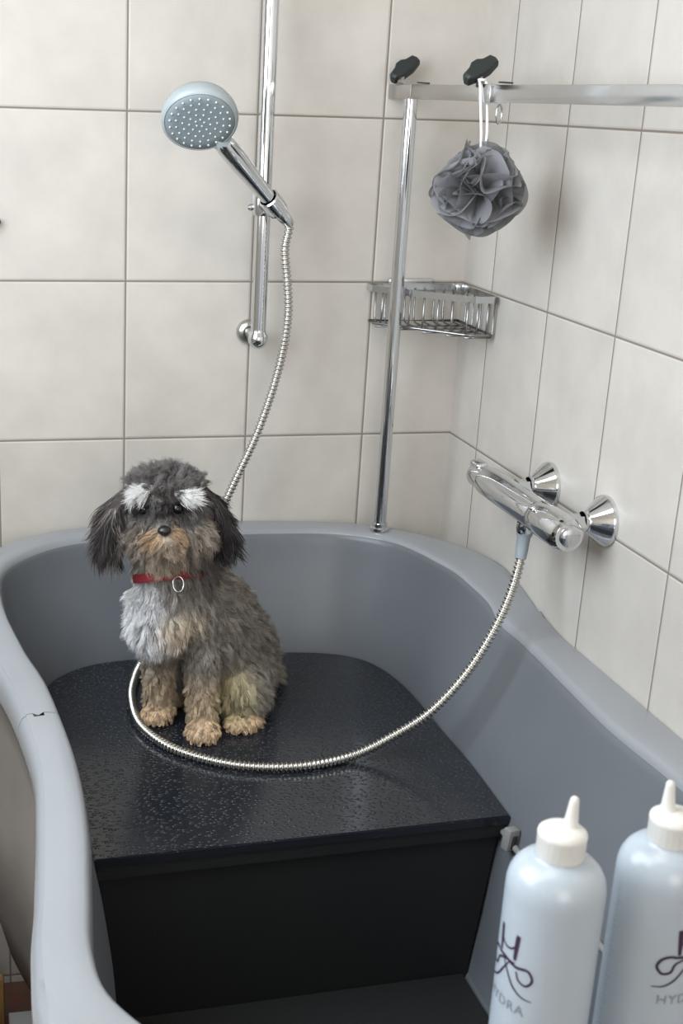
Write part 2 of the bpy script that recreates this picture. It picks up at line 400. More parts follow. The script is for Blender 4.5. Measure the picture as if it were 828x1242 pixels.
# black studded platform mat, its dark front panel, the lower floor mat, support rail and latch
def inset_at(i, z):  # inset of the inner wall at world height z
    d = z-ZR[i]; ds_ = [-q[1] for q in prof]; return float(np.interp(-d, ds_, [q[0] for q in prof])*ISC[i]+EXI[i]*min(1, -d/.15))
def clipped_plan(z, margin, ycut, front):
    pts = []
    for i in range(NS):
        p = IN[i]-NO[i]*(inset_at(i, z)+margin)
        if (p[1] > ycut) == (not front): pts.append(p)
    return pts
PZ = -.34
plan = list(smooth_loop([IN[i]-NO[i]*(inset_at(i, PZ)+.0030) for i in range(NS)], 34))
# rotate so list starts just behind the front edge on the left, travelling through the back
def yfront(x): return -.700+(x+.688)/.536*.024
keep = [p for p in (plan[nearest(-.72, -.74):]+plan[:nearest(-.72, -.74)]) if p[1] > yfront(p[0])+.004]
L0 = np.array([keep[0][0]+.0003, yfront(keep[0][0])]); R0 = np.array([keep[-1][0]-.0003, yfront(keep[-1][0])])
keep = [L0]+keep+[R0]
def prism(bm, pts, z0, z1):
    lo = [bm.verts.new((p[0], p[1], z0)) for p in pts]; hi = [bm.verts.new((p[0], p[1], z1)) for p in pts]
    n = len(pts); bm.faces.new(lo); bm.faces.new(hi[::-1])
    for k in range(n): bm.faces.new((lo[k], hi[k], hi[(k+1) % n], lo[(k+1) % n]))
    bmesh.ops.recalc_face_normals(bm, faces=bm.faces)
plat = thing('bath_platform', 'raised platform with a black studded rubber mat inside the tub, dog sitting on it', 'platform', (-.42, -.4, -.594))
bm = bmesh.new(); prism(bm, keep, PZ-.012, PZ); es = [e for e in bm.edges if abs(e.verts[0].co.z-PZ) < 1e-5 and abs(e.verts[1].co.z-PZ) < 1e-5]
bmesh.ops.bevel(bm, geom=es, offset=.0015, segments=2, affect='EDGES'); build('studded_mat', bm, M_MAT, plat, angle=35)
bm = bmesh.new(); prism(bm, [(p[0]*.992-.003, p[1]-.004 if p[1] > -.5 else p[1]+.002) for p in keep], PZ-.030, PZ-.0122); build('board', bm, M_RUBBER, plat, smooth=False)
bm = bmesh.new()   # front panel closing the space below the platform
f = [bm.verts.new(q) for q in ((-.6895, -.690, PZ-.0305), (-.157, -.667, PZ-.0305), (-.181, -.667, -.5935), (-.664, -.690, -.5935))]
g = [bm.verts.new(v.co+V(0, .012, 0)) for v in f]
bm.faces.new(f); bm.faces.new(g[::-1])
for k in range(4): bm.faces.new((f[k], g[k], g[(k+1) % 4], f[(k+1) % 4]))
bmesh.ops.recalc_face_normals(bm, faces=bm.faces)
build('front_panel', bm, M_RUBBER, plat, smooth=False)
bm = bmesh.new()
lp = list(smooth_loop([IN[i]-NO[i]*(.089*ISC[i]+EXI[i]) for i in range(NS)], 68)); s0 = nearest(-.72, -.7); s1 = nearest(-.055, -.60); lp = (lp[s1:]+lp[:s1]); lp = [p for p in lp if p[1] < yfront(p[0])+.007]; lp = [np.array([lp[0][0], yfront(lp[0][0])+.0085])] + lp + [np.array([lp[-1][0], yfront(lp[-1][0])+.0085])] if lp[0][0] > -.4 else [np.array([lp[0][0], yfront(lp[0][0])+.0085])] + lp + [np.array([lp[-1][0], yfront(lp[-1][0])+.0085])]
prism(bm, lp, -.5935, -.581)
tag(build('floor_mat', bm, M_RUBBER, None, angle=35), 'dark rubber mat on the deep lower floor of the tub, in front of the platform', 'mat')
bm = bmesh.new()
rp = []
for i in range(nearest(-.05, -.66), nearest(-.05, -1.15)):
    p = IN[i]-NO[i]*(inset_at(i, -.364)+.003); rp.append(V(p[0], p[1], -.364))
tube(bm, rp, .0045, 8); build('support_rail', bm, M_LATCH, tub)
lt = bmesh.new()
pL = min(rp, key=lambda v: abs(v.y+.705))
box(lt, V(pL.x-.004, pL.y, -.355), V(.018, .014, .030), Euler((0, .1, .3)), .003)
la = build('latch', lt, M_LATCH, tub, angle=40); la['label'] = 'light grey latch'
lt = bmesh.new(); box(lt, V(pL.x-.002, pL.y-.0062, -.357), V(.0085, .004, .018), Euler((0, .1, .3)), .001); build('latch_slot', lt, M_LATCHD, la)
# tub pedestal
bm = bmesh.new(); box(bm, V(-.36, -.62, (FLOOR-.762)/2), V(.42, .8, -.762-FLOOR-.001), None, .02, 3); build('pedestal', bm, M_TUBOUT, tub, angle=40)
# little clasps on the outer left side of the tub
for (y, z) in ((-.83, -.235), (-.80, -.30), (-.97, -.30)):
    i = nearest(-.72, y); q = outpt(i, RW[i]-.012)
    bm = bmesh.new(); box(bm, V(q[0]-.002, y, z), V(.006, .022, .012), None, .002); build('clasp', bm, M_CHROME2, tub, angle=40)

# things on the floor far left below the tub
bm = bmesh.new(); box(bm, V(-.715, -.185, FLOOR+.026), V(.105, .065, .050), None, .002)
tag(build('cardboard_box', bm, M_WHITEBOX, angle=40), 'small white box on the floor, below the left side of the tub', 'box')
bm = bmesh.new(); box(bm, V(-.868, -.13, FLOOR+.055), V(.19, .02, .108), None, .004)
tag(build('wooden_board', bm, M_WOOD, angle=40), 'pale wooden board standing on the floor at the bottom left edge', 'board')
bm = bmesh.new()
lathe(bm, [(0, 0), (.005, 0), (.005, .012), (.0035, .016), (0, .017)], V(-.7495, 0, .338), V(0, -1, 0), 16, cap=False); tube(bm, [V(-.7495, -.012, .338), V(-.760, -.02, .338), V(-.775, -.02, .341)], [.005, .005, .004], 10)
tag(build('wall_hook', bm, M_BLACK), 'tiny black hook on the tiled back wall at the far left edge', 'hook')

# ------------------------------------------------------------------ shower riser, slider, hand shower
RX, RY = -.3575, -.070
riser = thing('shower_riser_rail', 'vertical chrome riser rail fixed to the back wall, carrying the hand shower', 'shower rail', (RX, 0, .17))
bm = bmesh.new(); tube(bm, [V(RX, RY, .176), V(RX-.002, RY, 1.0)], .0118, 24); build('rail', bm, M_CHROME, riser, angle=40)
bm = bmesh.new(); lathe(bm, [(0, -.016), (.006, -.0148), (.011, -.0115), (.0148, -.006), (.016, 0), (.0148, .006), (.012, .0105), (.012, .0145)], V(RX, RY, .172), V(0, 0, 1), 28); build('end_ball', bm, M_CHROME, riser, angle=50)
for z in (.172, .96):
    bm = bmesh.new(); tube(bm, [V(RX, -.003, z), V(RX, RY+.004, z)], .009, 20); lathe(bm, [(0, -.001), (.019, -.001), (.0195, -.006), (.016, -.011), (.010, -.013)], V(RX, 0, z), V(0, 1, 0), 28, cap=False)
    build('wall_mount', bm, M_STEEL, riser, angle=50)
sl = thing('shower_slider', 'chrome sliding bracket clamped on the riser rail, holding the hand shower', 'bracket', (RX, RY, .372))
bm = bmesh.new(); lathe(bm, [(.0122, -.017), (.017, -.016), (.0185, -.012), (.0185, .012), (.017, .016), (.0122, .017)], V(RX, RY, .374), V(0, 0, 1), 28, cap=False)
tube(bm, [V(RX, RY, .374), V(RX-.001, RY-.030, .376)], .011, 20); build('clamp', bm, M_CHROME, sl, angle=50)
bm = bmesh.new(); tube(bm, [V(RX-.010, RY, .370), V(RX-.018, RY-.001, .369)], .0032, 14); lathe(bm, [(0, -.005), (.0035, -.004), (.0055, 0), (.0035, .004), (0, .005)], V(RX-.020, RY-.001, .369), V(1, 0, 0), 16, cap=False); build('clamp_screw', bm, M_CHROME, sl)
# hand shower axis
HB = V(-.352, -.122, .374); HT = V(-.449, -.186, .466)      # bottom of handle, neck
hd = (HT-HB).normalized()
bm = bmesh.new()
lathe(bm, [(.0125, -.014), (.0155, -.013), (.0162, 0), (.0158, .014), (.0135, .0155)], HB+hd*.006, hd, 28, cap=False)
lathe(bm, [(.0125, .0155), (.0118, 0), (.0122, -.014)], HB+hd*.006, hd, 28, cap=False)
box(bm, HB+V(.001, .016, 0), V(.015, .02, .016), None, .003)
build('handle_cradle', bm, M_CHROME, sl, angle=50)
sh = thing('hand_shower', 'round grey hand shower with chrome handle, tilted up in its bracket', 'shower head', HB)
Ln = (HT-HB).length
bm = bmesh.new()
lathe(bm, [(0, -.022), (.0088, -.022), (.0092, -.012), (.0105, 0), (.0112, .02), (.0122, .05), (.0135, .08), (.0148, .105), (.0150, Ln-.012), (.0135, Ln+.002), (.009, Ln+.012), (0, Ln+.013)], HB, hd, 28, cap=False)
build('handle', bm, M_CHROME, sh, angle=60)
FN = V(-.10, -.74, -.66).normalized()     # spray face normal
HC = V(-.4865, -.212, .4955)
bm = bmesh.new(); F = frame_from(FN)
lathe(bm, [(0, -.034), (.02, -.033), (.036, -.028), (.046, -.019), (.0515, -.008), (.053, 0), (.0520, .006), (.0485, .0085), (.0475, .0078)], HC, FN, 56, cap=False)
tube(bm, [HT-hd*.004, HT+hd*.012-FN*.001, HC*.55+HT*.45-FN*.018], [.0140, .0150, .016], 20)
build('head_shell', bm, M_HEADG, sh, angle=60)
bm = bmesh.new(); lathe(bm, [(.0476, .0060), (.0470, .0088), (.034, .0094), (0, .0096)], HC, FN, 56, cap=False); face = build('spray_face', bm, M_FACEG, sh)
bm = bmesh.new()
for rr, k in ((.006, 5), (.0145, 9), (.0235, 14), (.0325, 18), (.041, 22)):
    for j in range(k):
        a = 2*PI*j/k+rr*40; lathe(bm, [(.0016, 0), (.0013, .0014), (0, .0018)], HC+FN*.0090+F@V(rr*math.cos(a), rr*math.sin(a), 0), FN, 8, cap=False)
build('nozzles', bm, M_NOZ, face)

# ------------------------------------------------------------------ hose
hose = thing('shower_hose', 'ribbed chrome shower hose looping from the hand shower round the dog to the mixer', 'hose', (-.5, -.45, PZ))
hp = [HB-hd*.020, HB-hd*.040, V(-.3305, -.105, .312), V(-.325, -.108, .262), V(-.322, -.11, .215), V(-.330, -.106, .14), V(-.360, -.108, .037), V(-.394, -.112, -.04), V(-.430, -.115, -.12), V(-.475, -.118, -.21), V(-.515, -.125, -.285),
      V(-.545, -.150, -.325), V(-.566, -.205, -.3325), V(-.580, -.275, -.3325), V(-.5795, -.365, -.3325), V(-.551, -.435, -.3325), V(-.51, -.478, -.3325), V(-.456, -.508, -.3325), V(-.378, -.518, -.3325), V(-.302, -.502, -.3295),
      V(-.245, -.50, -.304), V(-.198, -.500, -.274), V(-.154, -.498, -.227), V(-.119, -.490, -.178), V(-.090, -.480, -.122), V(-.072, -.466, -.075), V(-.066, -.458, -.042)]
P = spline([tuple(p) for p in hp], 3600)
ln = np.sum(np.linalg.norm(np.diff(P, axis=0), axis=1)); s_ = np.linspace(0, ln, len(P))
nr = int(ln/.0064); rad = .0062+.0010*np.clip(np.sin(2*PI*s_/ln*nr)*1.25, -1, 1)
bm = bmesh.new(); tube(bm, [Vector(p) for p in P], list(rad), 12); build('ribbed_tube', bm, M_HOSE, hose)
MX_OUT = V(-.0655, -.4565, -.012)
bm = bmesh.new(); dn = (Vector(P[-1])-Vector(P[-60])).normalized()
lathe(bm, [(.0078, -.012), (.0088, 0), (.0092, .018), (.0098, .019), (.0112, .021), (.0112, .034), (.010, .036)], V(*P[-1])-dn*.012, dn, 24); build('cuff', bm, M_HOSEG, hose, angle=40)
bm = bmesh.new(); lathe(bm, [(.0075, -.012), (.0092, -.004), (.0098, .014), (.0085, .018)], HB-hd*.030, hd, 24); build('cone_nut', bm, M_CHROME, hose, angle=40)

# ------------------------------------------------------------------ thermostatic mixer
mx = thing('mixer_tap', 'chrome thermostatic shower mixer on two round wall rosettes, right wall', 'tap', (0, -.47, .01))
A = V(-.066, -.278, .006); B = V(-.066, -.588, .006); ax = (B-A).normalized(); LB = (B-A).length
bm = bmesh.new(); lathe(bm, [(.0205, .042), (.0215, .046), (.0218, .09), (.0218, .215), (.0212, .219)], A, ax, 36); build('valve_body', bm, M_CHROME, mx, angle=40)
bm = bmesh.new(); lathe(bm, [(0, 0), (.013, .0005), (.017, .004), (.0185, .010), (.0192, .041)], A, ax, 36, cap=False)
box(bm, A+ax*.014+V(-.003, 0, .0165), V(.018, .030, .012), Euler((0, -.15, 0)), .004, 3); build('flow_handle', bm, M_CHROME, mx, angle=45)
bm = bmesh.new(); lathe(bm, [(.0212, .2205), (.0232, .224), (.0238, .262), (.0232, LB-.012), (.0205, LB-.003), (.0190, LB), (.0150, LB+.0005)], A, ax, 40)
kn = build('temperature_knob', bm, M_CHROME, mx, angle=45)
bm = bmesh.new(); lathe(bm, [(.0135, LB-.001), (.0135, LB+.003), (.0118, LB+.0045), (0, LB+.005)], A+V(0, 0, 0), ax, 32, cap=False); build('knob_cap', bm, M_CHROME2, kn, angle=45)
bm = bmesh.new(); box(bm, A+ax*.232+V(-.018, 0, .017), V(.008, .011, .006), Euler((0, -.75, 0)), .002); build('safety_button', bm, M_CHROME2, kn, angle=40)
bm = bmesh.new(); lathe(bm, [(.011, 0), (.0115, -.006), (.0105, -.014), (.0088, -.016)], V(-.066, -.4575, -.0145), V(0, 0, 1), 24); build('hose_outlet', bm, M_CHROME, mx, angle=40)
for y in (-.388, -.556):
    z = .016
    bm = bmesh.new(); lathe(bm, [(.0335, -.0005), (.0345, .003), (.0335, .007), (.0155, .027), (.0145, .030), (.0130, .031)], V(0, y, z), V(-1, 0, 0), 40, cap=False); build('wall_rosette', bm, M_CHROME, mx, angle=35)
    bm = bmesh.new(); lathe(bm, [(.0125, .012), (.0135, .030), (.0135, .034)], V(0, y, z), V(-1, 0, 0), 24, cap=False)
    lathe(bm, [(.0100, .033), (.0150, .0335), (.0150, .052), (.010, .053)], V(0, y, z-.004), V(-1, 0, 0), 6, cap=True); build('union_nut', bm, M_CHROME2, mx, angle=40)

# ------------------------------------------------------------------ grooming post with arm
post = thing('grooming_arm', 'steel grooming arm: upright pole on the tub rim with a flat horizontal bar', 'grooming arm', (-.139, -.074, -.147))
bm = bmesh.new(); tube(bm, [V(-.1385, -.0745, -.1495+.009), V(-.1475, -.098, .5295)], .0102, 24); build('pole', bm, M_CHROME, post, angle=40)
bm = bmesh.new(); lathe(bm, [(.0102, .006), (.0125, .0055), (.0125, -.0005), (.0165, -.002), (.0165, -.006), (0, -.006)], V(-.1385, -.0745, -.1378), V(0, 0, 1), 28, cap=False); build('pole_foot', bm, M_CHROME, post, angle=40)
def bar_seg(bm, a, b, h, th, bev=.001):
    a = Vector(a); b = Vector(b); d = b-a; ang = math.atan2(d.y, d.x)
    vs = box(bm, (a+b)/2, V(d.length, th, h), Euler((0, -math.atan2(d.z, math.hypot(d.x, d.y)), ang)), bev)
b0 = V(-.1475, -.002, .5395); b1 = V(-.1425, -.0865, .5395); b1b = V(-.142, -.0885, .5395); b2 = V(-.1255, -.352, .5380); b2b = V(-.125, -.3535, .538); b3 = V(-.098, -1.15, .5375)
bm = bmesh.new(); bar_seg(bm, b0, b1, .0205, .006); build('end_bracket', bm, M_STEEL, post, angle=40)
bm = bmesh.new(); bar_seg(bm, b1b, b2, .0205, .007); build('inner_bar', bm, M_STEEL, post, angle=40)
bm = bmesh.new(); bar_seg(bm, b2b, b3, .0215, .011); build('outer_bar', bm, M_CHROME2, post, angle=40)
bm = bmesh.new(); bar_seg(bm, b2+V(0, .034, 0), b2b, .0235, .014); build('sliding_collar', bm, M_CHROME2, post, angle=40)
# black little latches lying on the bar
for (y, L_) in ((-.115, .034), (-.372, .030)):
    x = -.1425+(-.0865-y)*.064
    bm = bmesh.new(); box(bm, V(x, y-.012, .5515), V(.008, L_, .0022), Euler((0.03, 0, 0)), .0008); build('spring_clip', bm, M_LATCHD, post, angle=40)
def knob(loc, foot, rotz, tilt):
    kb = build('clamp_knob', knob_bm(loc, rotz, tilt), M_BLACK, post, angle=22)
    bm = bmesh.new(); tube(bm, [loc, foot], .0035, 12); lathe(bm, [(.0065, 0), (.0065, .005), (.003, .007)], foot-V(0, 0, .001), (loc-foot).normalized(), 6); build('bolt', bm, M_STEEL, kb, angle=40)
def knob_bm(loc, rotz, tilt):
    bm = bmesh.new()       # long two-winged lever with chamfered ends and a short third lobe
    prof = [(.026, -.006), (.027, .0), (.024, .008), (.012, .0095), (.005, .0145), (-.004, .0145), (-.011, .0095), (-.023, .006), (-.026, 0), (-.024, -.006), (-.010, -.010), (.010, -.0105)]
    R_ = (Euler((0, 0, rotz)).to_matrix() @ Euler((tilt[0], tilt[1], 0)).to_matrix())
    rows = []
    for z, s in ((-.0085, .80), (-.0065, .96), (-.004, 1), (.004, 1), (.007, .94), (.009, .78)):
        rows.append([bm.verts.new(Vector(loc)+R_@V(x*s, y*s, z)) for x, y in prof])
    grid_faces(bm, rows, close_v=True); bm.faces.new(rows[0][::-1]); bm.faces.new(rows[-1]); bmesh.ops.recalc_face_normals(bm, faces=bm.faces)
    return bm
knob(V(-.137, -.028, .5705), V(-.1455, -.040, .550), .15, (.75, -.62))
knob(V(-.1265, -.300, .5665), V(-.128, -.312, .548), .10, (.75, -.55))
# ring under the bar
bm = bmesh.new(); n = 32
tube(bm, [V(-.1215+.0055*math.cos(2*PI*k/n), -.366+.004*math.cos(2*PI*k/n), .5130+.0115*math.sin(2*PI*k/n)) for k in range(n)], .0014, 8, closed=True); build('tether_ring', bm, M_CHROME2, post)

# ------------------------------------------------------------------ mesh pouf
pouf = thing('bath_pouf', 'grey ruffled mesh bath pouf hanging on a white cord from the grooming arm', 'bath pouf', (-.131, -.352, .53))
PC = V(-.132, -.352, .418)
rg = np.random.default_rng(21)
bm = bmesh.new()
def ruffle(center, axis, R, r0, waves, amp, ph, seed):
    """a gathered disc of netting: rim length much greater than its circumference"""
    g = np.random.default_rng(seed); F = frame_from(Vector(axis)); rows = []
    NA, NR = 150, 12
    w2 = g.uniform(2, 3.4); ph2 = g.uniform(0, 6.28); ph3 = g.uniform(0, 6.28)
    for j in range(NR+1):
        t = j/NR; row = []
        for k in range(NA):
            a = 2*PI*k/NA
            rr = r0+(R-r0)*t*(1+.13*math.sin(2*a+ph3)+.07*math.sin(5*a+ph2))
            ww = (amp*t**1.3)*(math.sin(waves*a+ph+.8*math.sin(2*a+ph2))+.4*math.sin((waves*2-1)*a+ph3))
            curl = .012*t*t*math.sin(3*a+ph2)
            aa = a+.22*t*math.cos(waves*a+ph)
            p = Vector(center)+F@V(rr*math.cos(aa), rr*math.sin(aa), ww+curl)
            d = p-PC; L_ = d.length
            RM = .060+.006*math.sin(d.x*55+1)+.006*math.sin(d.z*48+2.2)+.004*math.sin(d.y*60)
            if L_ > RM: p = PC+d*(RM+(L_-RM)*.25)/L_
            row.append(bm.verts.new(p))
        rows.append(row)
    grid_faces(bm, rows, close_v=True)
for k in range(13):
    axv = rg.normal(size=3); axv[1] -= .2; axv /= np.linalg.norm(axv)
    ruffle(PC+Vector(rg.normal(size=3)*.007), axv, .064, .006, rg.integers(4, 8), .021, rg.uniform(0, 6.28), 100+k)
M_NET = bpy.data.materials.new('grey_netting'); M_NET.use_nodes = True
nt = M_NET.node_tree; N = nt.nodes; L = nt.links; pb = N['Principled BSDF']; pb.inputs['Base Color'].default_value = (*lin((138, 138, 141)), 1); pb.inputs['Roughness'].default_value = .6
tl = N.new('ShaderNodeBsdfTranslucent'); tl.inputs[0].default_value = (*lin((145, 145, 148)), 1)
tr = N.new('ShaderNodeBsdfTransparent'); ms = N.new('ShaderNodeMixShader'); ms.inputs[0].default_value = .3; L.new(pb.outputs[0], ms.inputs[1]); L.new(tl.outputs[0], ms.inputs[2])
m2 = N.new('ShaderNodeMixShader'); m2.inputs[0].default_value = .16; L.new(ms.outputs[0], m2.inputs[1]); L.new(tr.outputs[0], m2.inputs[2]); L.new(m2.outputs[0], N['Material Output'].inputs[0])
build('netting', bm, M_NET, pouf)
bm = bmesh.new()
ct = V(-.1275, -.312, .5560)
for s in (-1, 1):
    tube(bm, [ct+V(.0042*s, -.002, -.001), ct+V(.0050*s, -.010, -.010), V(-.129+.0048*s, -.330, .528), V(-.131+.004*s, -.345, .49), V(-.132+.002*s, -.352, .44)], .0020, 10)
tube(bm, [ct+V(.0042*math.cos(a), .0042*math.sin(a)-.001, -.001) for a in np.linspace(0, 2*PI, 18)[:-1]], .0019, 8, closed=True)
build('cord', bm, M_CORD, pouf)

# ------------------------------------------------------------------ corner basket
bk = thing('corner_basket', 'chrome wire corner basket fixed in the tiled corner', 'basket', (-.06, -.06, .19))
plan_b = [(-.165, -.004), (-.1645, -.030), (-.158, -.037), (-.052, -.153), (-.042, -.159), (-.012, -.159), (-.0045, -.150), (-.004, -.006)]
bm = bmesh.new()
def strip(bm, pts, z0, z1, th):
    n = len(pts); rows = []
    c = np.mean(pts, axis=0)
    ins = [np.array(p)+(c-np.array(p))/np.linalg.norm(c-np.array(p))*th for p in pts]
    A_ = [bm.verts.new((*p, z0)) for p in pts]; B_ = [bm.verts.new((*p, z1)) for p in pts]; C_ = [bm.verts.new((*p, z1)) for p in ins]; D_ = [bm.verts.new((*p, z0)) for p in ins]
    for k in range(n):
        j = (k+1) % n
        for X_, Y_ in ((A_, B_), (B_, C_), (C_, D_), (D_, A_)): bm.faces.new((X_[k], X_[j], Y_[j], Y_[k]))
    bmesh.ops.recalc_face_normals(bm, faces=bm.faces)
strip(bm, plan_b, .239, .249, .0028); build('top_band', bm, M_CHROME2, bk, angle=30)
bm = bmesh.new()
# raised back plate on the wall
box(bm, V(-.092, -.003, .250), V(.075, .004, .014), None, .0015); box(bm, V(-.012, -.012, .243), V(.014, .014, .016), None, .003)
build('fixing_plate', bm, M_CHROME2, bk, angle=40)
def inplan(t, edge):  # point on polygon edge
    a, b = plan_b[edge], plan_b[(edge+1) % len(plan_b)]; return V(a[0]+(b[0]-a[0])*t, a[1]+(b[1]-a[1])*t, 0)
bm = bmesh.new()
zb = .188
def uwire(p, q):   # wire down from the band, across the bottom, up again
    p = Vector(p); q = Vector(q); d = (q-p).normalized()
    tube(bm, [p+V(0, 0, .242)+d*.002, p+V(0, 0, zb+.012)+d*.003, p+V(0, 0, zb+.003)+d*.006, p+V(0, 0, zb)+d*.014, q+V(0, 0, zb)-d*.014, q+V(0, 0, zb+.003)-d*.006, q+V(0, 0, zb+.012)-d*.003, q+V(0, 0, .242)-d*.002], .0016, 8)
for k in range(9):     # wires running in depth, x = const
    x = -.150+.0165*k
    yf = -.037+(x+.158)/(-.052+.158)*(-.153+.037) if x < -.052 else -.157
    uwire((x, -.006, 0), (x, max(yf, -.157)+.001, 0))
for y in (-.035, -.065, -.095, -.125, -.148):
    xl = -.158+(-.037-y)/(-.037+.153)*(.106) if y < -.037 else -.163
    tube(bm, [V(xl+.006, y, zb-.003), V(-.008, y, zb-.003)], .0015, 8)
    tube(bm, [V(-.008, y, zb-.003), V(-.0055, y, zb+.003), V(-.0055, y, .241)], .0015, 8)
build('wire_grid', bm, M_WIRE, bk)
bm = bmesh.new(); tube(bm, [V(p[0]+(-.08-p[0])*.06, p[1]+(-.07-p[1])*.06, zb+.002) for p in plan_b], .0022, 8, closed=True); build('bottom_frame', bm, M_WIRE, bk)

# ------------------------------------------------------------------ bottles
def text_mesh(s, size, spacing=1.0):
    cu = bpy.data.curves.new('t', 'FONT'); cu.body = s; cu.size = size; cu.space_character = spacing; cu.resolution_u = 4
    o = bpy.data.objects.new('t', cu); COL.objects.link(o)
    dg = bpy.context.evaluated_depsgraph_get(); me = bpy.data.meshes.new_from_object(o.evaluated_get(dg))
    bpy.data.objects.remove(o); return me
def ribbon(bm, pts, widths, dz=0):
    """flat pen stroke in the u,v plane"""
    P_ = np.array(pts); T = np.gradient(P_, axis=0); T /= np.linalg.norm(T, axis=1)[:, None]+1e-9; Nn = np.stack([-T[:, 1], T[:, 0]], 1)
    A_ = [bm.verts.new((*(p+n_*w/2), dz)) for p, n_, w in zip(P_, Nn, widths)]; B_ = [bm.verts.new((*(p-n_*w/2), dz)) for p, n_, w in zip(P_, Nn, widths)]
    for k in range(len(P_)-1): bm.faces.new((A_[k], B_[k], B_[k+1], A_[k+1]))
def logo_bm():
    """script H with crossed loops, as printed on the bottles; u right, v up, metres"""
    bm = bmesh.new(); k = .001
    def st(pts, w0, w1=None, wm=None):
        Q = spline([(a*k, b*k) for a, b in pts], 50); w1 = w1 if w1 is not None else w0; wm = wm or max(w0, w1)
        t = np.linspace(0, 1, 50); w = (w0*(1-t)+w1*t)+(wm-(w0+w1)/2)*np.sin(PI*t); ribbon(bm, Q, w*k)
    for sx in (-1, 1):
        st([(sx*6.6, 27.5), (sx*6.0, 20), (sx*5.6, 12.5)], 2.6, 1.7)                       # the two uprights
        st([(-sx*6.5, 11.2), (0, 10.9), (sx*7, 9.2), (sx*14, 10), (sx*16.6, 5.2), (sx*13.5, 1.0), (sx*9.2, 2.5), (sx*7.4, 7)] if sx > 0 else
           [(sx*6.0, 11.0), (sx*10, 11.5), (sx*14.2, 9.6), (sx*16.2, 5.2), (sx*13.3, 1.2), (sx*9.0, 2.2), (sx*7.0, 7), (0, 10.2), (6.0, 10.8)], 1.6, .9, 1.5)
        st([(-sx*3, 11), (sx*1.5, 4), (sx*6.5, -3), (sx*12, -6.5), (sx*17.5, -7.2)], .5, .5, 1.2)
    st([(-6.4, 21), (-2, 17.6), (2, 17.6), (6.4, 21)], 1.1)                                # cross bar
    return bm
def wrap(bm, R, zc, ang0, lift=.0003):
    for v in bm.verts:
        a = ang0+v.co.x/R; r = R+lift; v.co = V(r*math.sin(a), -r*math.cos(a), zc+v.co.y)
def bottle(loc, logo_ang, mark_ang, noz_ang, label):
    b = thing('squeeze_bottle', label, 'bottle', loc, 'squeeze bottles on the tub rim'); lx = Vector(loc)
    R = .034
    bm = bmesh.new(); lathe(bm, [(0, 0), (.030, 0), (.033, .002), (R, .006), (R, .02), (R, .194), (.0338, .200), (.0324, .2065), (.0296, .2120), (.0250, .2168), (.0190, .2198), (.0165, .2213), (.0160, .2235), (.0160, .228)], lx, V(0, 0, 1), 64, cap=False)
    build('body', bm, M_BOTTLE, b, angle=60)
    bm = bmesh.new(); n = 72; rows = []
    for r, h in ((.0161, .2215), (.0163, .2222), (.0163, .2352), (.0167, .2360), (.0169, .2382), (.0164, .2402), (.0140, .2422), (.0090, .2434), (0.0005, .2438)):
        rows.append([bm.verts.new(lx+V((r+(.00035 if (k % 3 == 0 and .222 < h < .2355) else 0))*math.cos(2*PI*k/n), (r+(.00035 if (k % 3 == 0 and .222 < h < .2355) else 0))*math.sin(2*PI*k/n), h)) for k in range(n)])
    grid_faces(bm, rows, close_v=True); bm.faces.new(rows[-1]); cap = build('cap', bm, M_WHITEP, b, angle=50)
    nx, ny = math.cos(noz_ang)*.0055, math.sin(noz_ang)*.0055
    bm = bmesh.new(); d = V(nx*.25, ny*.25, .034).normalized()
    lathe(bm, [(.0078, -.003), (.0058, .001), (.0048, .005), (.0042, .010), (.0032, .0195), (.0029, .0215), (.0020, .0230), (0, .0236)], lx+V(nx, ny, .2420), d, 24, cap=False); build('nozzle', bm, M_WHITEP, b)
    lg = logo_bm()
    for v in lg.verts: v.co *= 1.35
    wrap(lg, R, .1325, logo_ang)
    for v in lg.verts: v.co += lx
    build('printed_logo', lg, M_INK, b, smooth=False)
    me = text_mesh('HYDRA', .0108, 1.1); tb = bmesh.new(); tb.from_mesh(me); w = max(v.co.x for v in tb.verts)
    bmesh.ops.subdivide_edges(tb, edges=[e for e in tb.edges if e.calc_length() > .004], cuts=2)
    for v in tb.verts: v.co.x -= w/2
    wrap(tb, R, .1090, logo_ang)
    for v in tb.verts: v.co += lx
    build('printed_name', tb, M_INKG, b, smooth=False)
    # graduation ticks up one side
    bm = bmesh.new()
    for k in range(34):
        z = .05+k*.0042; w = .0060 if k % 5 == 0 else .0032
        t = bmesh.new(); ribbon(t, [(0, 0), (w/2, .0), (w, 0)], [.0005]*3); wrap(t, R, z, mark_ang)
        for v in t.verts: v.co += lx
        m_ = bpy.data.meshes.new('tmp'); t.to_mesh(m_); t.free(); bm.from_mesh(m_); bpy.data.meshes.remove(m_)
    build('graduation', bm, M_INKG, b, smooth=False)
    return b
RZ = -.188+.0055
bottle((-.4475, -1.354, RZ), -1.38, 1.9, .15, 'left of the two milky squeeze bottles, white nozzle cap, logo turned to the left')
bottle((-.360, -1.347, RZ), .18, -1.62, 2.2, 'right of the two milky squeeze bottles, cut by the photo edge, logo facing forward')

# ------------------------------------------------------------------ the dog
# small shaggy dog
dog = thing('dog', 'small shaggy grey and tan dog with black ears, sitting on the studded mat', 'dog', (-.49, -.34, PZ))
HCN = V(-.556, -.412, .003)
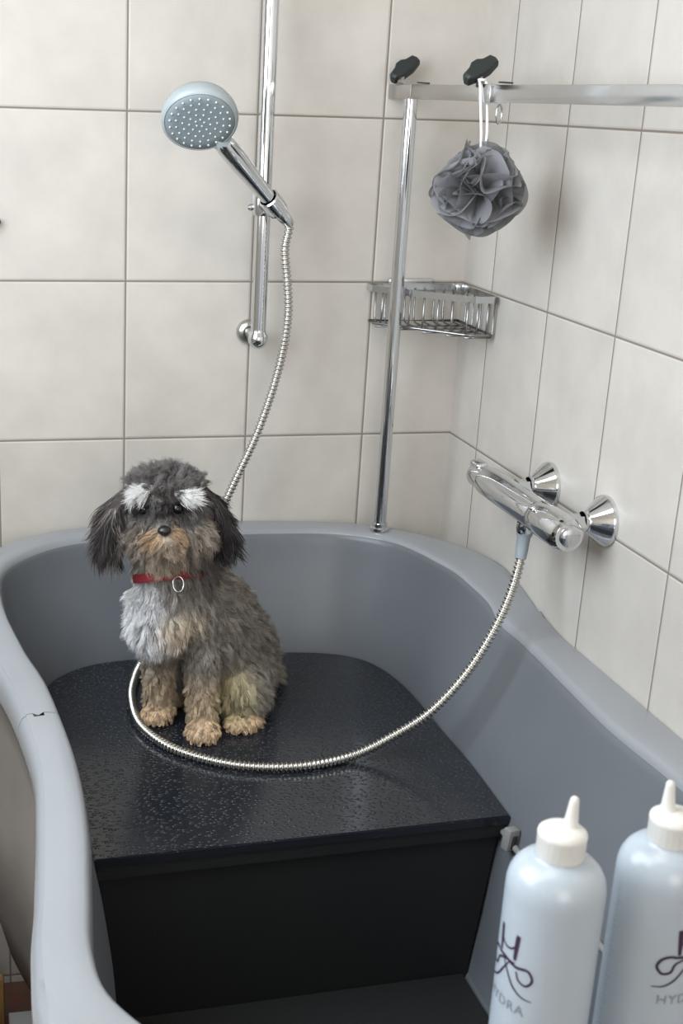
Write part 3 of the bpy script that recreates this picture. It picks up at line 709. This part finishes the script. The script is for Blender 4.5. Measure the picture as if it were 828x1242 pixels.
# (label, centre a, centre b, radius a, radius b) tapered capsules and (label, centre, radii, rotation) ellipsoids
CAPS = [
 ('neck', (-.552, -.405, -.03), (-.535, -.378, -.105), .043, .052),
 ('torso', (-.532, -.374, -.118), (-.475, -.320, -.185), .052, .062),
 ('torso', (-.475, -.320, -.185), (-.432, -.272, -.262), .062, .064),
 ('chest', (-.556, -.388, -.110), (-.560, -.385, -.160), .036, .036),
 ('leg', (-.560, -.356, -.165), (-.552, -.338, -.245), .030, .0200), ('leg', (-.552, -.338, -.245), (-.545, -.322, -.318), .0200, .0180),
 ('leg', (-.503, -.372, -.165), (-.495, -.380, -.245), .032, .0205), ('leg', (-.495, -.380, -.245), (-.4935, -.383, -.318), .0205, .0180),
 ('hind', (-.428, -.300, -.265), (-.428, -.345, -.290), .050, .036), ('hindleg', (-.420, -.330, -.300), (-.430, -.352, -.322), .026, .018),
 ('hind', (-.495, -.250, -.275), (-.515, -.262, -.300), .042, .026), ('tail', (-.385, -.245, -.300), (-.352, -.232, -.322), .018, .010),
]
ELL = [
 ('skull', HCN+V(-.002, .004, .006), (.0535, .049, .046), (0, 0, 0)), ('cheek', HCN+V(-.030, -.020, -.022), (.022, .026, .022), (0, 0, 0)), ('cheek', HCN+V(.028, -.022, -.022), (.022, .026, .022), (0, 0, 0)),
 ('muzzle', V(-.5685, -.460, -.018), (.0225, .030, .0170), (0, 0, .12)), ('chin', V(-.566, -.450, -.034), (.018, .024, .012), (0, 0, 0)),
 ('bridge', V(-.5690, -.455, .002), (.011, .026, .010), (0, 0, .1)),
 ('paw', V(-.5490, -.334, -.3265), (.0225, .029, .0135), (0, 0, -.55)), ('paw', V(-.4960, -.400, -.3265), (.0225, .027, .0135), (0, 0, -.25)),
 ('hindpaw', V(-.430, -.374, -.3285), (.024, .034, .0115), (0, 0, -.85)), ('hindpaw', V(-.520, -.280, -.3285), (.018, .03, .0115), (0, 0, -.6)),
]
for (cx, cy, rz) in ((-.5490, -.334, -.55), (-.4960, -.400, -.25), (-.430, -.374, -.85)):    # toes
    d = V(math.sin(rz), -math.cos(rz), 0); s_ = V(-d.y, d.x, 0)
    for q in (-.0125, -.0042, .0042, .0125): ELL.append(('toe', V(cx, cy, -.3295)+d*(.023-abs(q)*.35)+s_*q*1.05, (.0062, .0095, .0098), (0, 0, rz)))
bm = bmesh.new()
for lab, a, b, ra, rb in CAPS:
    a = Vector(a); b = Vector(b); k = 6
    d = (b-a).normalized(); L_ = (b-a).length; prof_ = []
    for j in range(9): t = j/8*PI/2; prof_.append((ra*math.sin(t), -ra*math.cos(t)))
    for j in range(9): t = j/8*PI/2; prof_.append((rb*math.cos(t), L_+rb*math.sin(t)))
    prof_[0] = (0, -ra); prof_[-1] = (0, L_+rb)
    lathe(bm, prof_, a, d, 20, cap=False)
for lab, c, r, rot in ELL:
    q = bmesh.ops.create_icosphere(bm, subdivisions=3, radius=1)['verts']
    bmesh.ops.transform(bm, matrix=Matrix.Translation(c) @ Euler(rot).to_matrix().to_4x4() @ Matrix.Diagonal((*r, 1)), verts=q)
raw = build('rawdog', bm, M_FUR)
md = raw.modifiers.new('r', 'REMESH'); md.mode = 'VOXEL'; md.voxel_size = .0042
md = raw.modifiers.new('s', 'SMOOTH'); md.factor = .5; md.iterations = 5
dg = bpy.context.evaluated_depsgraph_get(); dg.update()
bme = bpy.data.meshes.new_from_object(raw.evaluated_get(dg)); bpy.data.objects.remove(raw)
bme.shade_smooth()
bv = np.empty(len(bme.vertices)*3, np.float32); bme.vertices.foreach_get('co', bv); bv = bv.reshape(-1, 3)
bv[:, 2] = np.maximum(bv[:, 2], PZ+.0006); bme.vertices.foreach_set('co', bv.ravel()); bme.update()

def label_of(P):
    best = np.full(len(P), 1e9); lab = np.empty(len(P), object)
    for l_, a, b, ra, rb in CAPS:
        a = np.array(a); b = np.array(b); d = b-a; t = np.clip(((P-a)@d)/(d@d), 0, 1); dist = np.linalg.norm(P-(a+t[:, None]*d), axis=1)-(ra+(rb-ra)*t)
        w = dist < best; best[w] = dist[w]; lab[w] = l_
    for l_, c, r, rot in ELL:
        R_ = np.array(Euler(rot).to_matrix()); q = (P-np.array(c))@R_; k = np.linalg.norm(q/np.array(r), axis=1); dist = (k-1)*min(r)
        w = dist < best; best[w] = dist[w]; lab[w] = l_
    return lab
lin_a = lambda c: np.array(lin(c))
def blob(P, c, r, soft=.35):
    """1 inside the ellipsoidal patch, fading out at its edge"""
    k = np.linalg.norm((P-np.array(c))/np.array(r), axis=1); return np.clip((1+soft-k)/(2*soft), 0, 1)[:, None]
def coat_colour(P, lab):
    n = len(P); c = np.tile(lin_a((155, 148, 140)), (n, 1))
    g = np.random.default_rng(5)
    def mixc(mask, rgb):
        nonlocal c; c = c*(1-mask)+lin_a(rgb)*mask
    L1 = lambda *ls: np.isin(lab, ls).astype(float)[:, None]
    mixc(blob(P, (-.44, -.27, -.20), (.07, .07, .09))*.5, (124, 119, 115))          # darker saddle
    mixc(np.clip((-.225-P[:, 2:3])/.05, 0, 1)*L1('leg', 'paw', 'toe'), (196, 176, 150))
    mixc(L1('paw', 'toe', 'hindpaw')*.9, (212, 184, 152))
    mixc(blob(P, (-.452, -.375, -.285), (.035, .05, .045))*.65, (196, 184, 140))  # yellowish thigh
    mixc(blob(P, (-.600, -.395, -.145), (.052, .060, .058)), (242, 243, 246))      # white chest patch
    mixc(blob(P, (-.535, -.43, -.155), (.030, .035, .028))*.9, (226, 208, 186))   # cream middle of chest
    H = L1('skull', 'cheek', 'muzzle', 'chin', 'bridge')
    mixc(L1('skull'), (112, 107, 105))
    mixc(blob(P, (-.556, -.40, .045), (.055, .05, .030))*H*.6, (122, 117, 115))
    mixc(L1('cheek')*.9, (150, 138, 126))
    mixc(L1('muzzle', 'chin')*1., (168, 152, 134))
    mixc(blob(P, (-.588, -.475, -.012), (.014, .02, .010))*H*.8, (178, 146, 112))
    mixc(blob(P, (-.552, -.475, -.010), (.013, .02, .010))*H*.8, (170, 142, 112))
    mixc(blob(P, (-.568, -.455, .010), (.010, .04, .022))*H*.9, (62, 56, 56))
    mixc(blob(P, (-.594, -.445, .020), (.015, .03, .012))*H, (34, 31, 32))
    mixc(blob(P, (-.549, -.447, .020), (.015, .03, .012))*H, (34, 31, 32))
    mixc(L1('neck')*blob(P, (-.50, -.41, -.06), (.035, .06, .05))*.7, (80, 76, 76))
    return c
def set_col(me, cols):
    at = me.color_attributes.new('coat', 'FLOAT_COLOR', 'POINT'); a = np.ones((len(cols), 4), np.float32); a[:, :3] = cols; at.data.foreach_set('color', a.ravel())
set_col(bme, coat_colour(bv.astype(float), label_of(bv.astype(float)))*.8)
bme.materials.clear(); bme.materials.append(M_FUR)
body = bpy.data.objects.new('body', bme); COL.objects.link(body); body.parent = dog; body.matrix_parent_inverse = parent_inv(dog)

def sample(me, n, g):
    me.calc_loop_triangles(); nt_ = len(me.loop_triangles)
    tri = np.empty(nt_*3, np.int32); me.loop_triangles.foreach_get('vertices', tri); tri = tri.reshape(-1, 3)
    v = np.empty(len(me.vertices)*3, np.float32); me.vertices.foreach_get('co', v); v = v.reshape(-1, 3).astype(float)
    vn = np.empty(len(me.vertices)*3, np.float32); me.vertices.foreach_get('normal', vn); vn = vn.reshape(-1, 3).astype(float)
    A_ = v[tri[:, 0]]; B_ = v[tri[:, 1]]; C_ = v[tri[:, 2]]; ar = np.linalg.norm(np.cross(B_-A_, C_-A_), axis=1)
    k = g.choice(nt_, n, p=ar/ar.sum()); r1 = np.sqrt(g.random(n))[:, None]; r2_ = g.random(n)[:, None]
    w = (1-r1, r1*(1-r2_), r1*r2_)
    P = sum(wi*v[tri[k, i]] for i, wi in enumerate(w)); Nn = sum(wi*vn[tri[k, i]] for i, wi in enumerate(w)); Nn /= np.linalg.norm(Nn, axis=1)[:, None]+1e-9
    return P, Nn
def unit(a): return a/(np.linalg.norm(a, axis=1)[:, None]+1e-9)
def strands(name, P, Nn, D, length, radius, cols, parent, droop=.25, curl=.0018, freq=2.2, clump=.6, nclump=None, g=None, rings=7, tone=.13, zmin=None, bundle=None):
    """individual tapered locks of hair, one mesh; D is the combing direction"""
    n = len(P); g = g or np.random.default_rng(3); nclump = nclump or max(8, n//14)
    ci = g.choice(n, nclump, replace=False); kd = KDTree(nclump)
    for j, i in enumerate(ci): kd.insert(Vector(P[i]), j)
    kd.balance(); near = np.array([kd.find(Vector(p))[1] for p in P]); cc = ci[near]
    cdir = unit(D[cc]+g.normal(size=(nclump, 3))[near]*.28); clen = length[cc]*g.uniform(.75, 1.2, nclump)[near]
    cph = g.uniform(0, 2*PI, nclump)[near]; cfr = (freq*g.uniform(.7, 1.3, nclump))[near]
    ax1 = unit(np.cross(cdir, g.normal(size=(nclump, 3))[near])); ax2 = np.cross(cdir, ax1)
    odir = unit(D+g.normal(size=(n, 3))*.22); L_ = length*g.uniform(.7, 1.15, n)
    tt = np.linspace(0, 1, rings); cent = np.empty((n, rings, 3))
    for j, t in enumerate(tt):
        own = P+odir*(L_*t)[:, None]
        cl = P[cc]+cdir*(clen*t)[:, None]
        p = own*(1-clump*t**.7)+cl*clump*t**.7
        p = p+ax1*(curl*t*np.sin(cfr*2*PI*t+cph)*(L_/.02))[:, None]+ax2*(curl*t*np.cos(cfr*2*PI*t+cph)*(L_/.02))[:, None]
        p[:, 2] -= droop*L_*t*t
        if zmin is not None: p[:, 2] = np.maximum(p[:, 2], zmin)
        cent[:, j] = p
    rad_ = radius*g.uniform(.7, 1.3, n)[:, None]*np.array([1, 1, .95, .85, .7, .5, .12])[None, :rings] if rings == 7 else radius*np.linspace(1, .1, rings)[None, :]*np.ones((n, 1))
    T = np.gradient(cent, axis=1); T /= np.linalg.norm(T, axis=2)[..., None]+1e-9
    X_ = np.cross(T, np.array([.31, .83, .46])); X_ /= np.linalg.norm(X_, axis=2)[..., None]+1e-9; Y_ = np.cross(T, X_)
    vs = np.empty((n, rings, 3, 3))
    for k in range(3):
        a = 2*PI*k/3; vs[:, :, k] = cent+(X_*math.cos(a)+Y_*math.sin(a))*rad_[..., None]
    verts = vs.reshape(-1, 3).astype(np.float32)
    base = (np.arange(n)*rings*3)[:, None, None]; rr = (np.arange(rings-1)*3)[None, :, None]; kk = np.arange(3)[None, None, :]; k2 = (kk+1) % 3
    F = np.stack([base+rr+kk, base+rr+k2, base+rr+3+k2, base+rr+3+kk], -1).reshape(-1, 4)
    me = bpy.data.meshes.new(name); me.vertices.add(len(verts)); me.vertices.foreach_set('co', verts.ravel())
    me.loops.add(F.size); me.loops.foreach_set('vertex_index', F.ravel().astype(np.int32)); me.polygons.add(len(F))
    me.polygons.foreach_set('loop_start', np.arange(0, F.size, 4, dtype=np.int32)); me.polygons.foreach_set('loop_total', np.full(len(F), 4, np.int32))
    me.update(calc_edges=True); me.shade_smooth()
    tn = 1+g.normal(size=(n, 1))*tone*.6+(g.normal(size=nclump)*tone)[near][:, None]
    cs = np.clip(cols*tn, .004, .95); set_col(me, np.repeat(cs, rings*3, axis=0)); me.materials.append(M_FUR)
    o = bpy.data.objects.new(name, me); COL.objects.link(o); o.parent = parent; o.matrix_parent_inverse = parent_inv(parent); return o

g = np.random.default_rng(11)
P, Nn = sample(bme, 95000, g)
lab = label_of(P)
keep_ = (Nn[:, 2] > -.75) | (P[:, 2] > PZ+.03)
EYE_L, EYE_R = np.array([-.5935, -.448, .0165]), np.array([-.5500, -.452, .0190])
NOSE = np.array([-.5715, -.4905, -.0035])
for e, r in ((EYE_L, .0065), (EYE_R, .0065), (NOSE, .0095)): keep_ &= np.linalg.norm(P-e, axis=1) > r
P, Nn, lab = P[keep_], Nn[keep_], lab[keep_]
n = len(P); D = np.zeros((n, 3)); Ls = np.full(n, .020); down = np.array([0, 0, -1.])
for ls, dv, nw, l_ in ((('torso',), (.35, .35, -.75), .75, .021), (('neck',), (.05, .05, -.9), .8, .018), (('chest',), (-.1, -.1, -.9), .65, .023), (('leg',), (0, 0, -1), .55, .0125), (('hind',), (.25, .1, -.8), .6, .019),
                      (('hindleg',), (0, 0, -.8), .5, .012), (('tail',), (.8, .2, -.4), .6, .02), (('paw', 'hindpaw'), (-.1, -.25, -.6), .6, .0085), (('toe',), (-.1, -.5, -.5), .5, .0055),
                      (('skull',), (0, 0, .45), .9, .018), (('cheek',), (0, -.05, -.8), .85, .022), (('muzzle',), (0, .05, -.85), .65, .015), (('chin',), (0, -.2, -1), .5, .027), (('bridge',), (0, .5, .35), .35, .006)):
    w = np.isin(lab, ls); D[w] = np.array(dv)+Nn[w]*nw; Ls[w] = l_
# head: hair sweeps away from the bridge; shorter around the eyes
hd_ = np.isin(lab, ('skull', 'cheek', 'muzzle'))
side = np.sign(P[:, 0]+.571)
fr = hd_ & (P[:, 1] < -.43); D[fr, 0] += side[fr]*.55
tp = (lab == 'skull') & (P[:, 2] > .03); D[tp] = Nn[tp]*.9+np.array([0, .12, .55]); Ls[tp] = .024
sd = (lab == 'skull') & (P[:, 2] <= .03); D[sd] = Nn[sd]*.55+np.array([0, 0, -.45])
for e in (EYE_L, EYE_R):
    d_ = np.linalg.norm(P-e, axis=1); w = hd_ & (d_ < .022); Ls[w] *= np.clip(d_[w]/.018, .4, 1)
d_ = np.linalg.norm(P-NOSE, axis=1); w = d_ < .02; Ls[w] *= np.clip(d_[w]/.02, .35, 1)
# shorter under the collar
ccen = np.array([-.548, -.400, -.093]); cN = np.array([-.04, .34, .90]); cN /= np.linalg.norm(cN)
dc = np.abs((P-ccen)@cN); w = (np.isin(lab, ('neck', 'torso', 'chest'))) & (dc < .010) & (P[:, 0] < -.553) & (P[:, 0] > -.604); Ls[w] *= .45
w2 = np.isin(lab, ('neck',)) & (((P-ccen)@cN) > .008) & (P[:, 0] < -.553); Ls[w2] *= .8
D = unit(D)
Ls *= g.uniform(.75, 1.25, n)
strands('coat', P, Nn, D, Ls, .00036, coat_colour(P, lab), dog, droop=.22, curl=.0022, freq=1.3, clump=.62, nclump=n//20, tone=.24, g=g, zmin=PZ+.0008)

def lobe(name, mk, cols_rgb, n, dirv, length, radius, droop, curl, clump, seed, nw=.4, tipcol=None, tipp=0, fn=None):
    me_bm = mk(); me = bpy.data.meshes.new(name); me_bm.normal_update(); me_bm.to_mesh(me); me_bm.free(); me.shade_smooth()
    gg = np.random.default_rng(seed); set_col(me, np.tile(lin_a(cols_rgb), (len(me.vertices), 1))); me.materials.append(M_FUR)
    o = bpy.data.objects.new(name, me); COL.objects.link(o); o.parent = dog; o.matrix_parent_inverse = parent_inv(dog)
    P_, N_ = sample(me, n, gg); dd = unit(np.array(dirv)[None]+N_*nw); cs = np.tile(lin_a(cols_rgb), (n, 1))
    if tipcol is not None:
        # paler locks run through the ear
        s = (np.sin(P_[:, 0]*420+P_[:, 1]*260+seed)+gg.normal(size=n)*.5) > 1-tipp*2; cs[s] = lin_a(tipcol)
    if fn: dd, length_ = fn(P_, N_, dd, length)
    else: length_ = np.full(n, length)
    h = strands(name+'_hair', P_, N_, dd, length_*gg.uniform(.7, 1.2, n), radius, cs, o, droop=droop, curl=curl, clump=clump, nclump=max(10, n//22), g=gg, freq=.8)
    return o
def ear_mk(top, mid, tip, w):
    def f():
        bm = bmesh.new(); pts = spline([top, mid, tip], 14); rows = []
        for i, p in enumerate(pts):
            t = i/13; ww = w*math.sin(PI*(.16+.76*t))**.6*(.75+.45*t); row = []
            for k in range(16):
                a = 2*PI*k/16; row.append(bm.verts.new((p[0]+.008*math.cos(a), p[1]+ww*math.sin(a), p[2])))
            rows.append(row)
        grid_faces(bm, rows, close_v=True); bm.faces.new(rows[0][::-1]); bm.faces.new(rows[-1]); bmesh.ops.recalc_face_normals(bm, faces=bm.faces); return bm
    return f
lobe('ear', ear_mk((-.603, -.400, .032), (-.6275, -.405, .008), (-.634, -.412, -.042), .029), (52, 47, 47), 3600, (-.10, -.02, -1), .034, .00045, .2, .0016, .6, 31, nw=.42, tipcol=(128, 118, 112), tipp=.22)
lobe('ear', ear_mk((-.512, -.398, .034), (-.486, -.403, .006), (-.477, -.412, -.044), .030), (42, 39, 40), 3800, (.10, -.02, -1), .032, .00045, .2, .0014, .6, 37, nw=.42, tipcol=(88, 82, 80), tipp=.10)
def brow_mk(c, rz, L_):
    def f():
        bm = bmesh.new(); q = bmesh.ops.create_icosphere(bm, subdivisions=3, radius=1)['verts']
        bmesh.ops.transform(bm, matrix=Matrix.Translation(c) @ Euler((0, rz, .0)).to_matrix().to_4x4() @ Matrix.Diagonal((L_, .004, .0032, 1)), verts=q); return bm
    return f
def bvh_front(x, z):
    bt = BVHTree.FromPolygons([v.co for v in bme.vertices], [p.vertices for p in bme.polygons]); h_ = bt.ray_cast(V(x, -.8, z), V(0, 1, 0)); return h_[0] if h_[0] is not None else bt.find_nearest(V(x, -.45, z))[0]
bL = bvh_front(-.593, .034); bR = bvh_front(-.541, .036)
lobe('eyebrow', brow_mk(bL+V(.005, -.0035, .0065), -.30, .0125), (228, 226, 224), 700, (-.96, -.14, -.24), .024, .0004, .22, .0020, .35, 41, nw=.35)
lobe('eyebrow', brow_mk(bR+V(-.002, -.0035, .000), .18, .0125), (228, 226, 224), 640, (.95, -.16, -.22), .024, .0004, .22, .0020, .35, 43, nw=.35)

M_EYE = mat('dark_eye', (12, 10, 10), .10); M_NOSE = mat('wet_nose', (26, 24, 26), .28, bump=(900, .4, .0005))
for x, z in ((-.5920, .0170), (-.5500, .0190)):
    h_ = bvh_front(x, z); bm = bmesh.new(); bmesh.ops.create_uvsphere(bm, u_segments=24, v_segments=16, radius=.0082); bmesh.ops.translate(bm, verts=bm.verts, vec=h_+V(0, .0046, -.0015)); build('eye', bm, M_EYE, dog)
h_ = bvh_front(-.5715, -.0035); bm = bmesh.new()
q = bmesh.ops.create_icosphere(bm, subdivisions=4, radius=1)['verts']
for v in q:
    c_ = v.co; c_.x *= 1-.28*max(0, -c_.z)            # narrower at the bottom
    for s in (-1, 1):
        dd = (c_-V(s*.42, -.78, -.18)).length
        if dd < .26: c_ += V(-s*.02, .30, .0)*(1-dd/.26)   # nostrils
bmesh.ops.transform(bm, matrix=Matrix.Translation(h_+V(0, -.0005, .001)) @ Matrix.Diagonal((.0090, .0080, .0070, 1)), verts=q); build('nose', bm, M_NOSE, dog)
bm = bmesh.new(); tube(bm, [h_+V(-.010, .004, -.0135), h_+V(-.005, -.0035, -.0110), h_+V(0, -.0045, -.0085), h_+V(.005, -.0035, -.0110), h_+V(.010, .004, -.0135)], .0011, 8); build('mouth', bm, mat('mouth_dark', (40, 26, 26), .5), dog)
# collar
bm = bmesh.new(); F = frame_from(Vector(cN)); NA = 64; rows = []
for k in range(NA):
    a = 2*PI*k/NA; rows.append([bm.verts.new(Vector(ccen)+F@V(r*math.cos(a), r*math.sin(a), z)) for r, z in ((.0490, -.006), (.0508, -.0055), (.0513, 0), (.0508, .0055), (.0490, .006), (.0480, 0))])
grid_faces(bm, rows, close_u=True, close_v=True); bmesh.ops.recalc_face_normals(bm, faces=bm.faces); col_ = build('collar', bm, M_RED, dog, angle=50)
bm = bmesh.new(); n_ = 28; rc = V(-.5475, -.4570, -.084)
tube(bm, [rc+V(.0095*math.cos(2*PI*k/n_)*.75, .004*math.sin(2*PI*k/n_), .0095*math.sin(2*PI*k/n_)) for k in range(n_)], .0011, 8, closed=True); build('collar_ring', bm, M_CHROME2, col_)
